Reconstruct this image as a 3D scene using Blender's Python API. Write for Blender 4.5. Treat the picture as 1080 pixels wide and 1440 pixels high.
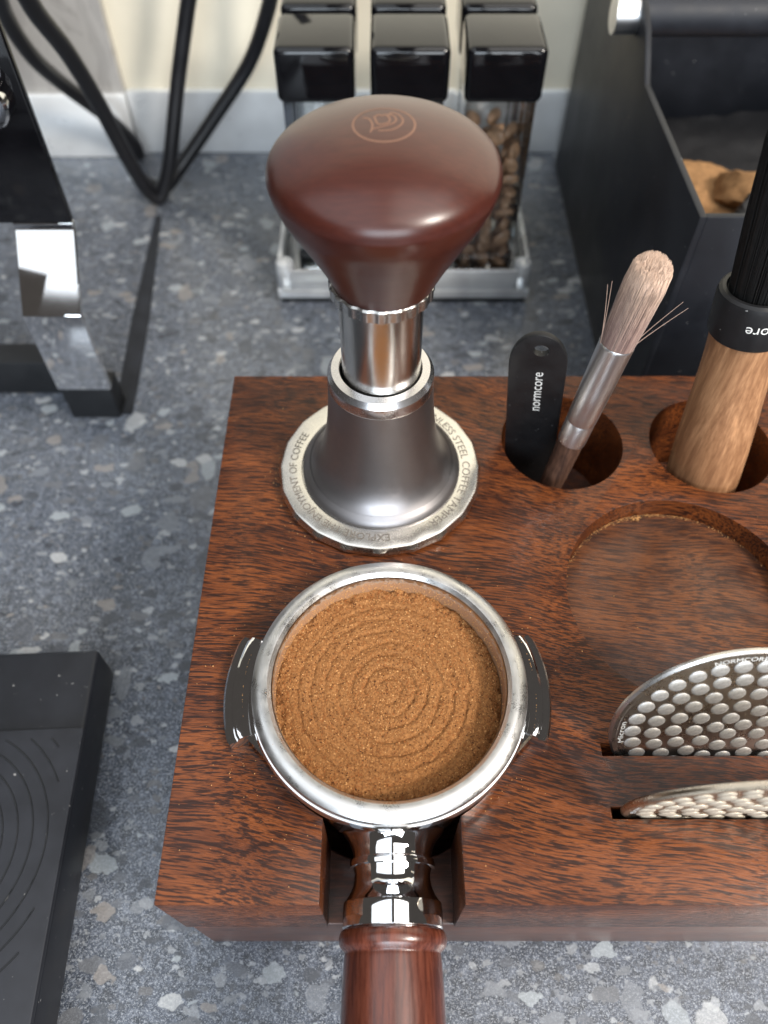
import bpy, bmesh, math, random
from mathutils import Vector, Matrix, noise

random.seed(7)
R = math.radians
for o in list(bpy.data.objects):
    bpy.data.objects.remove(o)
S = 0.001                                   # everything below is written in millimetres
sc = bpy.context.scene
col = sc.collection

# ------------------------------------------------------------------ camera
cam_d = bpy.data.cameras.new('camera')
cam = bpy.data.objects.new('camera', cam_d)
col.objects.link(cam)
cam.location = (0, 0, .272)
cam.rotation_euler = (R(35), 0, 0)
cam_d.sensor_fit = 'HORIZONTAL'
cam_d.sensor_width = 36
cam_d.lens = 36 * 1100 / 1080
cam_d.clip_start = .01
cam_d.clip_end = 20
cam_d.dof.use_dof = True
cam_d.dof.focus_distance = .206
cam_d.dof.aperture_fstop = 13.5
sc.camera = cam

# ------------------------------------------------------------------ light (indoors: window daylight and a room lamp)
w = bpy.data.worlds.new('World')
sc.world = w
w.use_nodes = True
bg = w.node_tree.nodes['Background']
bg.inputs[0].default_value = (1.0, .90, .82, 1)
bg.inputs[1].default_value = .06


def area(name, loc, target, sx, sy, power, colour):
    d = bpy.data.lights.new(name, 'AREA')
    d.shape = 'RECTANGLE'
    d.size, d.size_y = sx, sy
    d.energy = power
    d.color = colour
    o = bpy.data.objects.new(name, d)
    col.objects.link(o)
    o.location = loc
    o.rotation_euler = (Vector(target) - Vector(loc)).to_track_quat('-Z', 'Y').to_euler()
    return o


area('window_light', (-.20, -1.25, .60), (0, .2, .10), .50, .75, 11, (.80, .90, 1.0))
area('window_light', (.34, -1.25, .60), (0, .2, .10), .50, .75, 11, (.88, .94, 1.0))
area('ceiling_light', (-.70, -.45, 1.25), (-.70, -.45, 0), 1.30, 1.7, 10.5, (.88, .94, 1.0))
area('ceiling_light', (.47, -.15, 1.25), (.47, -.15, 0), .78, 1.1, 7, (1.0, .97, .93))
area('room_lamp', (.62, -.30, .82), (0, .09, .07), .20, .20, 12.5, (1.0, .93, .84))

sc.view_settings.view_transform = 'Standard'
sc.view_settings.look = 'None'
sc.view_settings.exposure = .22
sc.view_settings.gamma = 1
sc.render.engine = 'CYCLES'
sc.cycles.max_bounces = 12
sc.cycles.transparent_max_bounces = 24
sc.cycles.caustics_reflective = False
sc.cycles.caustics_refractive = False


# ------------------------------------------------------------------ material helpers
class NT:
    def __init__(self, name):
        self.m = bpy.data.materials.new(name)
        self.m.use_nodes = True
        self.t = self.m.node_tree
        self.b = self.t.nodes['Principled BSDF']
        self.out = self.t.nodes['Material Output']
        tc = self.t.nodes.new('ShaderNodeTexCoord')
        sm = self.t.nodes.new('ShaderNodeVectorMath')
        sm.operation = 'SCALE'
        sm.inputs['Scale'].default_value = 1000
        self.t.links.new(tc.outputs['Object'], sm.inputs[0])
        self.co = sm.outputs[0]             # object coordinates in millimetres

    def put(self, sock, v):
        if v is None:
            return
        if isinstance(v, bpy.types.NodeSocket):
            self.t.links.new(v, sock)
        else:
            if sock.type == 'RGBA' and len(v) == 3:
                v = (*v, 1)
            sock.default_value = v

    def n(self, kind, outp=0, **kw):
        nd = self.t.nodes.new(kind)
        ins = {}
        for k, v in kw.items():
            if hasattr(nd, k) and k not in ('inputs',):
                setattr(nd, k, v)
            else:
                ins[k] = v
        for k, v in ins.items():
            key = int(k[1:]) if k[0] == 'i' and k[1:].isdigit() else k.replace('_', ' ')
            self.put(nd.inputs[key], v)
        return nd.outputs[outp]

    def mapv(self, vec, scale, rot=(0, 0, 0), loc=(0, 0, 0)):
        return self.n('ShaderNodeMapping', Vector=vec, Scale=scale, Rotation=rot, Location=loc)

    def noise(self, vec, scale=1.0, detail=2.0, rough=.5, dist=0.0, outp=0):
        return self.n('ShaderNodeTexNoise', outp, Vector=vec, Scale=scale, Detail=detail, Roughness=rough, Distortion=dist)

    def vor(self, vec, scale=1.0, outp=0, rnd=1.0):
        return self.n('ShaderNodeTexVoronoi', outp, Vector=vec, Scale=scale, Randomness=rnd)

    def ramp(self, fac, stops, interp='LINEAR'):
        nd = self.t.nodes.new('ShaderNodeValToRGB')
        cr = nd.color_ramp
        cr.interpolation = interp
        while len(cr.elements) < len(stops):
            cr.elements.new(.5)
        for e, (p, c) in zip(cr.elements, stops):
            e.position = p
            e.color = (c, c, c, 1) if not hasattr(c, '__len__') else (*c, 1)
        self.put(nd.inputs[0], fac)
        return nd.outputs[0]

    def math(self, op, a, b=None, c=None):
        nd = self.t.nodes.new('ShaderNodeMath')
        nd.operation = op
        for s, v in zip(nd.inputs, (a, b, c)):
            self.put(s, v)
        return nd.outputs[0]

    def mix(self, fac, a, b, blend='MIX'):
        nd = self.t.nodes.new('ShaderNodeMix')
        nd.data_type = 'RGBA'
        nd.blend_type = blend
        self.put(nd.inputs[0], fac)
        self.put(nd.inputs[6], a)
        self.put(nd.inputs[7], b)
        return nd.outputs[2]

    def vadd(self, a, b):
        nd = self.t.nodes.new('ShaderNodeVectorMath')
        nd.operation = 'ADD'
        self.put(nd.inputs[0], a)
        self.put(nd.inputs[1], b)
        return nd.outputs[0]

    def vscale(self, a, k):
        nd = self.t.nodes.new('ShaderNodeVectorMath')
        nd.operation = 'SCALE'
        self.put(nd.inputs[0], a)
        nd.inputs['Scale'].default_value = k
        return nd.outputs[0]

    def warp(self, vec, scale, amount):
        c = self.noise(vec, scale, 2, outp=1)
        c = self.vadd(c, (-.5, -.5, -.5))
        return self.vadd(vec, self.vscale(c, amount))

    def bump(self, h, strength=.3, dist=.1):
        nd = self.t.nodes.new('ShaderNodeBump')
        nd.inputs['Strength'].default_value = strength
        nd.inputs['Distance'].default_value = dist * S
        self.put(nd.inputs['Height'], h)
        self.t.links.new(nd.outputs[0], self.b.inputs['Normal'])

    def set(self, **kw):
        names = dict(base='Base Color', rough='Roughness', metal='Metallic', spec='Specular IOR Level', coat='Coat Weight',
                     coatr='Coat Roughness', aniso='Anisotropic', sheen='Sheen Weight', ior='IOR', trans='Transmission Weight')
        for k, v in kw.items():
            self.put(self.b.inputs[names[k]], v)
        return self


MAT = {}


def m_wood(name, light, mid, dark, axis='X', k=1.0, bend=10, rough=.36, coat=.25):
    q = NT(name)
    rot = {'X': (0, 0, 0), 'Y': (0, 0, R(90)), 'Z': (0, R(90), 0)}[axis]
    v = q.mapv(q.co, (1, 1, 1), rot)
    v = q.warp(v, .009, bend)
    fine = q.noise(q.mapv(v, (.11 * k, 1.25 * k, 1.25 * k)), 1, 4, .62, .15)
    streak = q.noise(q.mapv(v, (.035 * k, .50 * k, .50 * k), loc=(31, 7, 3)), 1, 3, .6, .3)
    broad = q.noise(q.mapv(v, (.010 * k, .05 * k, .05 * k)), 1, 2)
    pores = q.noise(q.mapv(v, (.30 * k, 3.4 * k, 3.4 * k), loc=(5, 0, 0)), 1, 2, .6)
    h = q.math('ADD', q.math('MULTIPLY', fine, .52), q.math('MULTIPLY', streak, .40))
    h = q.math('ADD', h, q.math('MULTIPLY', broad, .12))
    h = q.math('ADD', h, q.math('MULTIPLY', q.math('SUBTRACT', pores, .5), .16))
    low = tuple(a * .55 + b * .45 for a, b in zip(dark, mid))
    c = q.ramp(h, [(.42, dark), (.475, low), (.525, mid), (.585, light), (.66, tuple(min(1, x * 1.35) for x in light))])
    r = q.ramp(fine, [(.3, rough - .06), (.7, rough + .12)])
    q.set(base=c, rough=r, coat=coat, coatr=.28, spec=.42)
    q.bump(q.mix(.5, fine, pores), .3, .2)
    MAT[name] = q.m


def m_block(name, light, mid, dark, dust=0.0, rough=.28, shift=0.0):
    """dense reddish hardwood: thin dark dashes along the grain, pores that glint"""
    q = NT(name)
    v = q.mapv(q.co, (1, 1, 1), (0, 0, R(9)), (shift, shift * .7, 0))
    v = q.warp(v, .010, 24)
    dash = q.noise(q.mapv(v, (.135, 2.0, 2.0)), 1, 2.5, .55, .12)
    thin = q.noise(q.mapv(v, (.17, 3.6, 3.6), loc=(9, 4, 2)), 1, 2, .55)
    broad = q.noise(q.mapv(v, (.018, .10, .10), loc=(2, 8, 1)), 1, 2.5)
    pores = q.noise(q.mapv(v, (.55, 4.2, 4.2), loc=(5, 0, 0)), 1, 1.5, .6)
    c = q.mix(q.ramp(broad, [(.36, 0), (.66, 1)]), mid, light)
    c = q.mix(q.ramp(thin, [(.34, .75), (.54, 0)]), c, tuple(a * .5 + b * .5 for a, b in zip(mid, dark)))
    lim = q.math('ADD', dash, q.math('MULTIPLY', q.math('SUBTRACT', broad, .5), .16))
    c = q.mix(q.ramp(lim, [(.45, .92), (.53, 0)]), c, dark)
    c = q.mix(q.ramp(thin, [(.60, 0), (.74, .5)]), c, tuple(x * 1.4 for x in light))
    if dust:
        d = q.noise(q.co, .09, 4, .7)
        c = q.mix(q.math('MULTIPLY', q.ramp(d, [(.35, .3), (.7, 1)]), dust), c, (.26, .20, .17))
    q.set(base=c, rough=q.ramp(dash, [(.3, rough + .08), (.7, rough - .04)]), coat=.06, coatr=.18, spec=.24)
    q.bump(q.math('ADD', q.math('MULTIPLY', pores, .8), q.math('MULTIPLY', dash, .4)), .42, .22)
    MAT[name] = q.m


m_block('block_wood', (.172, .050, .0138), (.092, .0252, .0083), (.016, .0058, .0042))
m_block('block_wood_worn', (.150, .050, .016), (.085, .028, .0108), (.022, .0085, .0062), .10, .27, 37)
m_wood('block_wood_edge', (.12, .046, .028), (.085, .032, .020), (.035, .014, .010), 'X', 1.5, 8, .42, .35)
m_wood('handle_wood', (.105, .027, .014), (.085, .021, .0115), (.05, .012, .007), 'Y', .9, 4, .25, .6)
m_wood('walnut', (.34, .175, .085), (.285, .14, .066), (.205, .095, .044), 'Z', .6, 5, .55, 0)
m_wood('brush_wood', (.085, .040, .024), (.065, .030, .018), (.030, .013, .008), 'Z', 1.2, 3, .6, 0)

# lacquered knob
q = NT('knob_lacquer')
g = q.noise(q.mapv(q.co, (.10, 1.3, 1.3)), 1, 4, .6)
q.set(base=q.mix(q.ramp(g, [(.35, 0), (.7, 1)]), (.037, .0075, .0046), (.054, .0118, .0068)), rough=.35, coat=.22, coatr=.20, spec=.40)
q.bump(q.noise(q.co, 2.2, 3), .05, .05)
MAT['knob_lacquer'] = q.m
q = NT('knob_mark')
q.set(base=(.175, .088, .056), rough=.6)
MAT['knob_mark'] = q.m


def m_metal(name, colour, rough, aniso=0.0, smudge=.08, coatd=None, scratch=None):
    q = NT(name)
    n1 = q.noise(q.co, .22, 4, .6)
    n2 = q.noise(q.co, 3.0, 2, .6)
    r = q.math('ADD', q.math('MULTIPLY', q.math('SUBTRACT', n1, .45), smudge * 2), rough)
    r = q.math('MAXIMUM', q.math('ADD', r, q.math('MULTIPLY', q.math('SUBTRACT', n2, .5), smudge)), .015)
    q.set(base=q.mix(q.ramp(n1, [(.3, 0), (.7, .25)]), colour, tuple(c * .75 for c in colour)), rough=r, metal=1.0, aniso=aniso)
    if scratch:
        q.bump(q.noise(q.mapv(q.co, scratch), 1, 3, .7), .12, .05)
    MAT[name] = q.m


m_metal('chrome', (.84, .84, .85), .045, 0, .008)
m_metal('steel', (.66, .65, .63), .25, 0, .08)
m_metal('brushed_steel', (.72, .71, .68), .20, .5, .06, scratch=(.4, .4, 7))
m_metal('satin_rim', (.66, .655, .645), .32, 0, .26, scratch=(2.2, 2.2, 2.2))
m_metal('ring_steel', (.71, .685, .64), .26, .55, .06)
m_metal('titanium', (.285, .272, .276), .40, .2, .05)
m_metal('titanium_bright', (.62, .61, .62), .26, .3, .06)
m_metal('aluminium', (.72, .73, .74), .34, 0, .08, scratch=(.5, .5, .5))
m_metal('screen_plate', (.60, .58, .56), .28, 0, .10)
m_metal('dirty_screen', (.50, .42, .32), .28, 0, .12)


def m_plain(name, colour, rough=.5, var=.25, scale=.4, spec=.5, coat=0, bump=.0, bscale=4, dust=None, metal=0):
    q = NT(name)
    n1 = q.noise(q.co, scale, 4, .6)
    c = q.mix(q.ramp(n1, [(.3, 0), (.7, 1)]), tuple(x * (1 - var) for x in colour), tuple(x * (1 + var) for x in colour))
    if dust:
        d = q.noise(q.co, dust, 2, .5)
        c = q.mix(q.ramp(d, [(.735, 0), (.77, .5)]), c, (.4, .4, .4))
    q.set(base=c, rough=q.ramp(n1, [(.3, max(.02, rough - .06)), (.7, rough + .06)]), spec=spec, coat=coat, coatr=.08, metal=metal)
    if bump:
        q.bump(q.noise(q.co, bscale, 3, .6), bump, .1)
    MAT[name] = q.m


m_plain('gloss_black', (.004, .004, .005), .06, .2, .1, .42)
m_plain('satin_black', (.010, .010, .011), .40, .2, .2, .30, bump=.06, bscale=6, dust=.9)
m_plain('box_black', (.012, .0135, .018), .42, .25, .05, .32, bump=.05, bscale=5, dust=.45)
m_plain('rubber_black', (.016, .018, .024), .55, .2, .1, .32, bump=.08, bscale=3, dust=.5)
m_plain('rubber_dark', (.010, .011, .013), .5, .2, .1, .35)
m_plain('cord_rubber', (.008, .008, .010), .40, .2, .1, .45)
m_plain('band_grey', (.016, .018, .023), .6, .4, .08, .3)
m_plain('cap_metal', (.86, .83, .74), .35, .05, .1, .5)
m_plain('black_bristle', (.006, .006, .006), .45, .3, .5, .4)
m_plain('skirting', (.85, .87, .88), .32, .05, .05, .6, metal=.35)
m_plain('letter_white', (.66, .66, .64), .5, .1)
m_plain('letter_engraved', (.15, .13, .11), .6, .1)
m_plain('dot_metal', (.56, .555, .54), .46, .16, 1.5, .5, metal=.7, bump=.4, bscale=7)
m_plain('dot_dirty', (.55, .49, .40), .45, .25, .6, .5, metal=.45, bump=.4, bscale=7)
m_plain('bean', (.50, .30, .18), .38, .35, .25, .5)
m_plain('spent_coffee', (.30, .165, .075), .85, .25, .5, .2, bump=.7, bscale=1.6)
m_plain('wet_coffee', (.018, .018, .02), .6, .3, .5, .3, bump=.4, bscale=1.4)
m_plain('wall_paint', (.80, .745, .61), .55, .05, .03, .35, bump=.04, bscale=.8)

# stone-look splashback
q = NT('splash_stone')
v = q.warp(q.co, .02, 40)
vein = q.noise(q.mapv(v, (.05, .05, .016)), 1, 5, .6, 1.2)
c = q.mix(q.ramp(vein, [(.40, 0), (.6, 1)]), (.50, .49, .475), (.42, .41, .40))
c = q.mix(q.ramp(q.math('ABSOLUTE', q.math('SUBTRACT', vein, .5)), [(0, .45), (.018, 0)]), c, (.26, .24, .23))
q.set(base=c, rough=.32)
MAT['splash_stone'] = q.m

# speckled quartz worktop
q = NT('quartz')
fine = q.noise(q.co, 1.15, 3, .75)
fine2 = q.noise(q.co, 2.6, 2, .7)
cloud = q.noise(q.co, .035, 3, .6)
c = q.mix(q.ramp(cloud, [(.35, 0), (.65, 1)]), (.034, .042, .060), (.066, .078, .105))
mot = q.noise(q.warp(q.co, .25, 3), .30, 3, .6)
c = q.mix(q.ramp(mot, [(.36, .8), (.50, 0)]), c, (.020, .024, .032))
c = q.mix(q.ramp(mot, [(.52, 0), (.68, .75)]), c, (.135, .155, .197))
c = q.mix(q.ramp(fine, [(.36, .75), (.47, 0)]), c, (.020, .023, .029))
c = q.mix(q.ramp(fine, [(.52, 0), (.64, .7)]), c, (.30, .325, .37))
c = q.mix(q.ramp(fine2, [(.57, 0), (.66, .75)]), c, (.46, .49, .53))


def chips(c, scale, size, keep, tones, stretch=(1, 1, 1), rot=0.0, warp=2.0, seed=0.0, soft=.05, strength=.9):
    v = q.mapv(q.warp(q.co, .9 * scale * 2.2, warp), stretch, (0, 0, rot), (seed, seed * 1.7, 0))
    d = q.vor(v, scale, 0)
    cc = q.vor(v, scale, 1)
    sep = q.t.nodes.new('ShaderNodeSeparateColor')
    q.put(sep.inputs[0], cc)
    lim = q.math('MULTIPLY', size, q.math('ADD', q.math('MULTIPLY', sep.outputs[2], .8), .35))
    inside = q.n('ShaderNodeMapRange', Value=q.math('SUBTRACT', lim, d), **{'From_Min': 0.0, 'From_Max': soft})
    on = q.math('GREATER_THAN', sep.outputs[0], 1 - keep)
    fac = q.math('MULTIPLY', q.math('MULTIPLY', inside, on), strength)
    tone = q.ramp(sep.outputs[1], [(i / len(tones), t) for i, t in enumerate(tones)], 'CONSTANT')
    tone = q.mix(q.ramp(fine, [(.36, .5), (.62, 0)]), tone, q.mix(.6, tone, (.07, .08, .10)))
    return q.mix(fac, c, tone)


T1 = [(.10, .108, .125), (.055, .060, .070), (.26, .275, .295), (.030, .033, .039), (.16, .172, .19), (.36, .38, .40), (.115, .112, .112)]
T2 = [(.075, .082, .098), (.19, .205, .23), (.34, .375, .40), (.12, .124, .134), (.042, .046, .054), (.44, .455, .465), (.055, .06, .07), (.24, .22, .205), (.17, .185, .21)]
c = chips(c, .36, .46, .62, T1, (1, 1.5, 1), .3, 2.4, 3, .16, .70)
c = chips(c, .19, .46, .66, T1, (1, 1.7, 1), .7, 4.0, 11, .09, .72)
c = chips(c, .105, .44, .66, T2, (1, 1.8, 1), -.5, 6.0, 23, .05, .74)
c = chips(c, .058, .38, .62, T2, (1.6, 1, 1), .35, 9.0, 41, .035, .62)
q.set(base=c, rough=q.ramp(fine, [(.3, .30), (.7, .17)]), spec=.55)
q.bump(fine, .05, .1)
MAT['quartz'] = q.m

# ground coffee
q = NT('ground_coffee')
a = q.noise(q.co, 1.9, 3, .75)
b = q.vor(q.co, 2.6, 1)
c = q.mix(q.ramp(a, [(.32, 0), (.68, 1)]), (.125, .043, .0110), (.385, .162, .046))
c = q.mix(.30, c, q.mix(q.ramp(b, [(.2, 0), (.8, 1)]), (.12, .045, .016), (.52, .27, .11)))
q.set(base=c, rough=.8, spec=.25)
q.bump(q.noise(q.co, 3.2, 3, .8), .9, .45)
MAT['ground_coffee'] = q.m
for nm, cc in (('grain_tan', (.50, .265, .105)), ('grain_mid', (.28, .105, .032)), ('grain_dark', (.085, .030, .011))):
    m_plain(nm, cc, .8, .2, 1, .2)

# basket wall: steel dusted with grounds
q = NT('basket_steel')
sep = q.t.nodes.new('ShaderNodeSeparateXYZ')
q.put(sep.inputs[0], q.co)
n1 = q.noise(q.co, .9, 4, .75)
k = q.math('ADD', n1, q.math('MULTIPLY', q.math('SUBTRACT', 9.6, sep.outputs[2]), .13))
fac = q.ramp(k, [(.42, 0), (.62, .9)])
q.set(base=q.mix(fac, (.60, .56, .48), (.30, .135, .05)), rough=q.ramp(fac, [(0, .3), (1, .85)]), metal=q.ramp(fac, [(0, 1), (1, .05)]))
MAT['basket_steel'] = q.m

# clear acrylic
q = NT('clear_acrylic')
tr = q.n('ShaderNodeBsdfTransparent', Color=(.985, .99, .99))
gl = q.n('ShaderNodeBsdfGlossy', Color=(.95, .97, 1), Roughness=.05)
fr = q.n('ShaderNodeFresnel', IOR=1.5)
mx = q.t.nodes.new('ShaderNodeMixShader')
q.put(mx.inputs[0], q.math('ADD', fr, .02))
q.put(mx.inputs[1], tr)
q.put(mx.inputs[2], gl)
q.t.links.new(mx.outputs[0], q.out.inputs['Surface'])
MAT['clear_acrylic'] = q.m
# polished thick acrylic of the rack: edges scatter a little light
q = NT('thick_acrylic')
tr = q.n('ShaderNodeBsdfTransparent', Color=(.90, .93, .94))
df = q.n('ShaderNodeBsdfDiffuse', Color=(.86, .88, .90))
gl = q.n('ShaderNodeBsdfGlossy', Color=(.95, .97, 1), Roughness=.08)
m0 = q.t.nodes.new('ShaderNodeMixShader')
q.put(m0.inputs[0], q.ramp(q.noise(q.mapv(q.co, (.06, .06, .02)), 1, 1), [(.40, .30), (.62, .50)]))
q.put(m0.inputs[1], tr)
q.put(m0.inputs[2], df)
mx = q.t.nodes.new('ShaderNodeMixShader')
q.put(mx.inputs[0], q.math('ADD', q.n('ShaderNodeFresnel', IOR=1.5), .08))
q.put(mx.inputs[1], m0.outputs[0])
q.put(mx.inputs[2], gl)
q.t.links.new(mx.outputs[0], q.out.inputs['Surface'])
MAT['thick_acrylic'] = q.m

# taupe bristles, paler towards the tip
q = NT('taupe_bristle')
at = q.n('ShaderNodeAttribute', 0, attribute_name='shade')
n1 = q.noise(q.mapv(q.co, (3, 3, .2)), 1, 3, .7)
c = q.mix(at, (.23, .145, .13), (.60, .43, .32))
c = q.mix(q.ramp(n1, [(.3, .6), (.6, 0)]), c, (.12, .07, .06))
q.set(base=c, rough=.42, spec=.5, sheen=.2)
MAT['taupe_bristle'] = q.m


# ------------------------------------------------------------------ mesh helpers (world millimetres)
def ploc(parent):
    return Vector(parent['at']) if parent is not None else Vector((0, 0, 0))


def world_at(o):
    return Vector(o['at'])


def mesh(name, verts, faces, mat, parent=None, at=None, smooth=30, attr=None):
    """verts in world mm; the object's origin is `at` (default: the parent's origin)"""
    base = Vector(at) if at is not None else (ORG[parent.name] if parent is not None else Vector((0, 0, 0)))
    me = bpy.data.meshes.new(name)
    me.from_pydata([((Vector(v) - base) * S)[:] for v in verts], [], faces)
    me.update()
    bm = bmesh.new()
    bm.from_mesh(me)
    bmesh.ops.recalc_face_normals(bm, faces=bm.faces)
    bm.to_mesh(me)
    bm.free()
    if smooth:
        me.polygons.foreach_set('use_smooth', [True] * len(me.polygons))
        me.set_sharp_from_angle(angle=R(smooth))
    if attr is not None:
        la = me.attributes.new('shade', 'FLOAT', 'POINT')
        la.data.foreach_set('value', attr)
    me.materials.append(MAT[mat])
    o = bpy.data.objects.new(name, me)
    col.objects.link(o)
    ORG[o.name] = base
    if parent is not None:
        o.parent = parent
        o.location = (base - ORG[parent.name]) * S
    else:
        o.location = base * S
    return o


ORG = {}


def thing(name, at, label, cat, group=None):
    o = bpy.data.objects.new(name, None)
    o.empty_display_size = .01
    col.objects.link(o)
    o.location = Vector(at) * S
    ORG[o.name] = Vector(at)
    return tag(o, label, cat, group)


def tag(o, label, cat, group=None):
    o['label'] = label
    o['category'] = cat
    if group:
        o['group'] = group
    return o


def lathe(profile, centre=(0, 0, 0), seg=96, mtx=None, rfun=None):
    V, F = [], []
    c = Vector(centre)
    rings = []
    for r, z in profile:
        if r <= 1e-6:
            rings.append([len(V)])
            V.append(Vector((0, 0, z)))
        else:
            ids = []
            for i in range(seg):
                a = 2 * math.pi * i / seg
                rr = rfun(r, z, i) if rfun else r
                ids.append(len(V))
                V.append(Vector((rr * math.cos(a), rr * math.sin(a), z)))
            rings.append(ids)
    for a, b in zip(rings, rings[1:]):
        for i in range(seg):
            j = (i + 1) % seg
            if len(a) == 1 and len(b) == 1:
                continue
            if len(a) == 1:
                F.append((a[0], b[j], b[i]))
            elif len(b) == 1:
                F.append((a[i], a[j], b[0]))
            else:
                F.append((a[i], a[j], b[j], b[i]))
    if mtx is not None:
        V = [mtx @ v for v in V]
    else:
        V = [v + c for v in V]
    return V, F


def smooth_profile(pts, n=6):
    """Catmull-Rom through (r, z) points"""
    out = []
    P = [pts[0]] + list(pts) + [pts[-1]]
    for i in range(1, len(P) - 2):
        p0, p1, p2, p3 = [Vector((*p, 0)) for p in P[i - 1:i + 3]]
        for k in range(n):
            t = k / n
            v = .5 * ((2 * p1) + (p2 - p0) * t + (2 * p0 - 5 * p1 + 4 * p2 - p3) * t * t + (3 * p1 - p0 - 3 * p2 + p3) * t ** 3)
            out.append((max(v.x, 0), v.y))
    out.append(tuple(pts[-1]))
    return out


def box(x0, x1, y0, y1, z0, z1, bev=0.0, seg=2, mtx=None):
    bm = bmesh.new()
    bmesh.ops.create_cube(bm, size=1)
    for v in bm.verts:
        v.co = Vector(((x0 + x1) / 2 + v.co.x * (x1 - x0), (y0 + y1) / 2 + v.co.y * (y1 - y0), (z0 + z1) / 2 + v.co.z * (z1 - z0)))
    if bev:
        bmesh.ops.bevel(bm, geom=list(bm.edges), offset=bev, segments=seg, profile=.5, affect='EDGES')
    V = [(mtx @ v.co if mtx is not None else v.co.copy()) for v in bm.verts]
    bm.verts.index_update()
    F = [[v.index for v in f.verts] for f in bm.faces]
    bm.free()
    return V, F


def prism(poly, axis, a0, a1, bev=0.0, mtx=None):
    """extrude a 2D outline; axis 'X': poly is (y,z); 'Y': (x,z); 'Z': (x,y)"""
    def P(p, a):
        return {'X': (a, p[0], p[1]), 'Y': (p[0], a, p[1]), 'Z': (p[0], p[1], a)}[axis]
    bm = bmesh.new()
    lo = [bm.verts.new(P(p, a0)) for p in poly]
    hi = [bm.verts.new(P(p, a1)) for p in poly]
    n = len(poly)
    bm.faces.new(lo)
    bm.faces.new(hi[::-1])
    for i in range(n):
        bm.faces.new((lo[i], hi[i], hi[(i + 1) % n], lo[(i + 1) % n]))
    bmesh.ops.recalc_face_normals(bm, faces=bm.faces)
    if bev:
        ed = [e for e in bm.edges if len(e.link_faces) == 2 and e.calc_face_angle(0) > R(25)]
        bmesh.ops.bevel(bm, geom=ed, offset=bev, segments=2, profile=.5, affect='EDGES')
    bm.verts.index_update()
    V = [(mtx @ v.co if mtx is not None else v.co.copy()) for v in bm.verts]
    F = [[v.index for v in f.verts] for f in bm.faces]
    bm.free()
    return V, F


def spline(pts, n=8):
    out = []
    P = [Vector(p) for p in pts]
    P = [2 * P[0] - P[1]] + P + [2 * P[-1] - P[-2]]
    for i in range(1, len(P) - 2):
        p0, p1, p2, p3 = P[i - 1:i + 3]
        for k in range(n):
            t = k / n
            out.append(.5 * ((2 * p1) + (p2 - p0) * t + (2 * p0 - 5 * p1 + 4 * p2 - p3) * t * t + (3 * p1 - p0 - 3 * p2 + p3) * t ** 3))
    out.append(P[-2])
    return out


def tube(pts, r, seg=12, cap=True, squash=1.0):
    V, F = [], []
    n = len(pts)
    up = Vector((0, 0, 1))
    prev = None
    for i, p in enumerate(pts):
        t = (pts[min(i + 1, n - 1)] - pts[max(i - 1, 0)]).normalized()
        s = t.cross(up if abs(t.z) < .95 else Vector((1, 0, 0))).normalized() if prev is None else (prev - t * prev.dot(t)).normalized()
        prev = s
        u = s.cross(t)
        rr = r(i / (n - 1)) if callable(r) else r
        for k in range(seg):
            a = 2 * math.pi * k / seg
            V.append(p + s * (rr * math.cos(a)) + u * (rr * squash * math.sin(a)))
    for i in range(n - 1):
        for k in range(seg):
            j = (k + 1) % seg
            F.append((i * seg + k, i * seg + j, (i + 1) * seg + j, (i + 1) * seg + k))
    if cap:
        F.append(list(range(seg)))
        F.append([(n - 1) * seg + k for k in range(seg)])
    return V, F


def join(*parts):
    V, F = [], []
    for v, f in parts:
        b = len(V)
        V += list(v)
        F += [[i + b for i in q_] for q_ in f]
    return V, F


def text2d(s, size=1.0, spacing=1.0):
    cu = bpy.data.curves.new('t', 'FONT')
    cu.body = s
    cu.size = size
    cu.space_character = spacing
    cu.resolution_u = 3
    o = bpy.data.objects.new('t', cu)
    col.objects.link(o)
    dg = bpy.context.evaluated_depsgraph_get()
    me = o.evaluated_get(dg).to_mesh()
    V = [v.co.copy() for v in me.vertices]
    F = [list(p.vertices) for p in me.polygons]
    o.evaluated_get(dg).to_mesh_clear()
    bpy.data.objects.remove(o)
    bpy.data.curves.remove(cu)
    w_ = max(v.x for v in V)
    return V, F, w_


def axis_matrix(a, b, spin=0.0):
    """local z runs from a to b, origin at a"""
    z = (Vector(b) - Vector(a)).normalized()
    x = Vector((1, 0, 0))
    x = (x - z * x.dot(z)).normalized()
    y = z.cross(x)
    m = Matrix(((x.x, y.x, z.x, a[0]), (x.y, y.y, z.y, a[1]), (x.z, y.z, z.z, a[2]), (0, 0, 0, 1)))
    return m @ Matrix.Rotation(spin, 4, 'Z')


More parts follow.
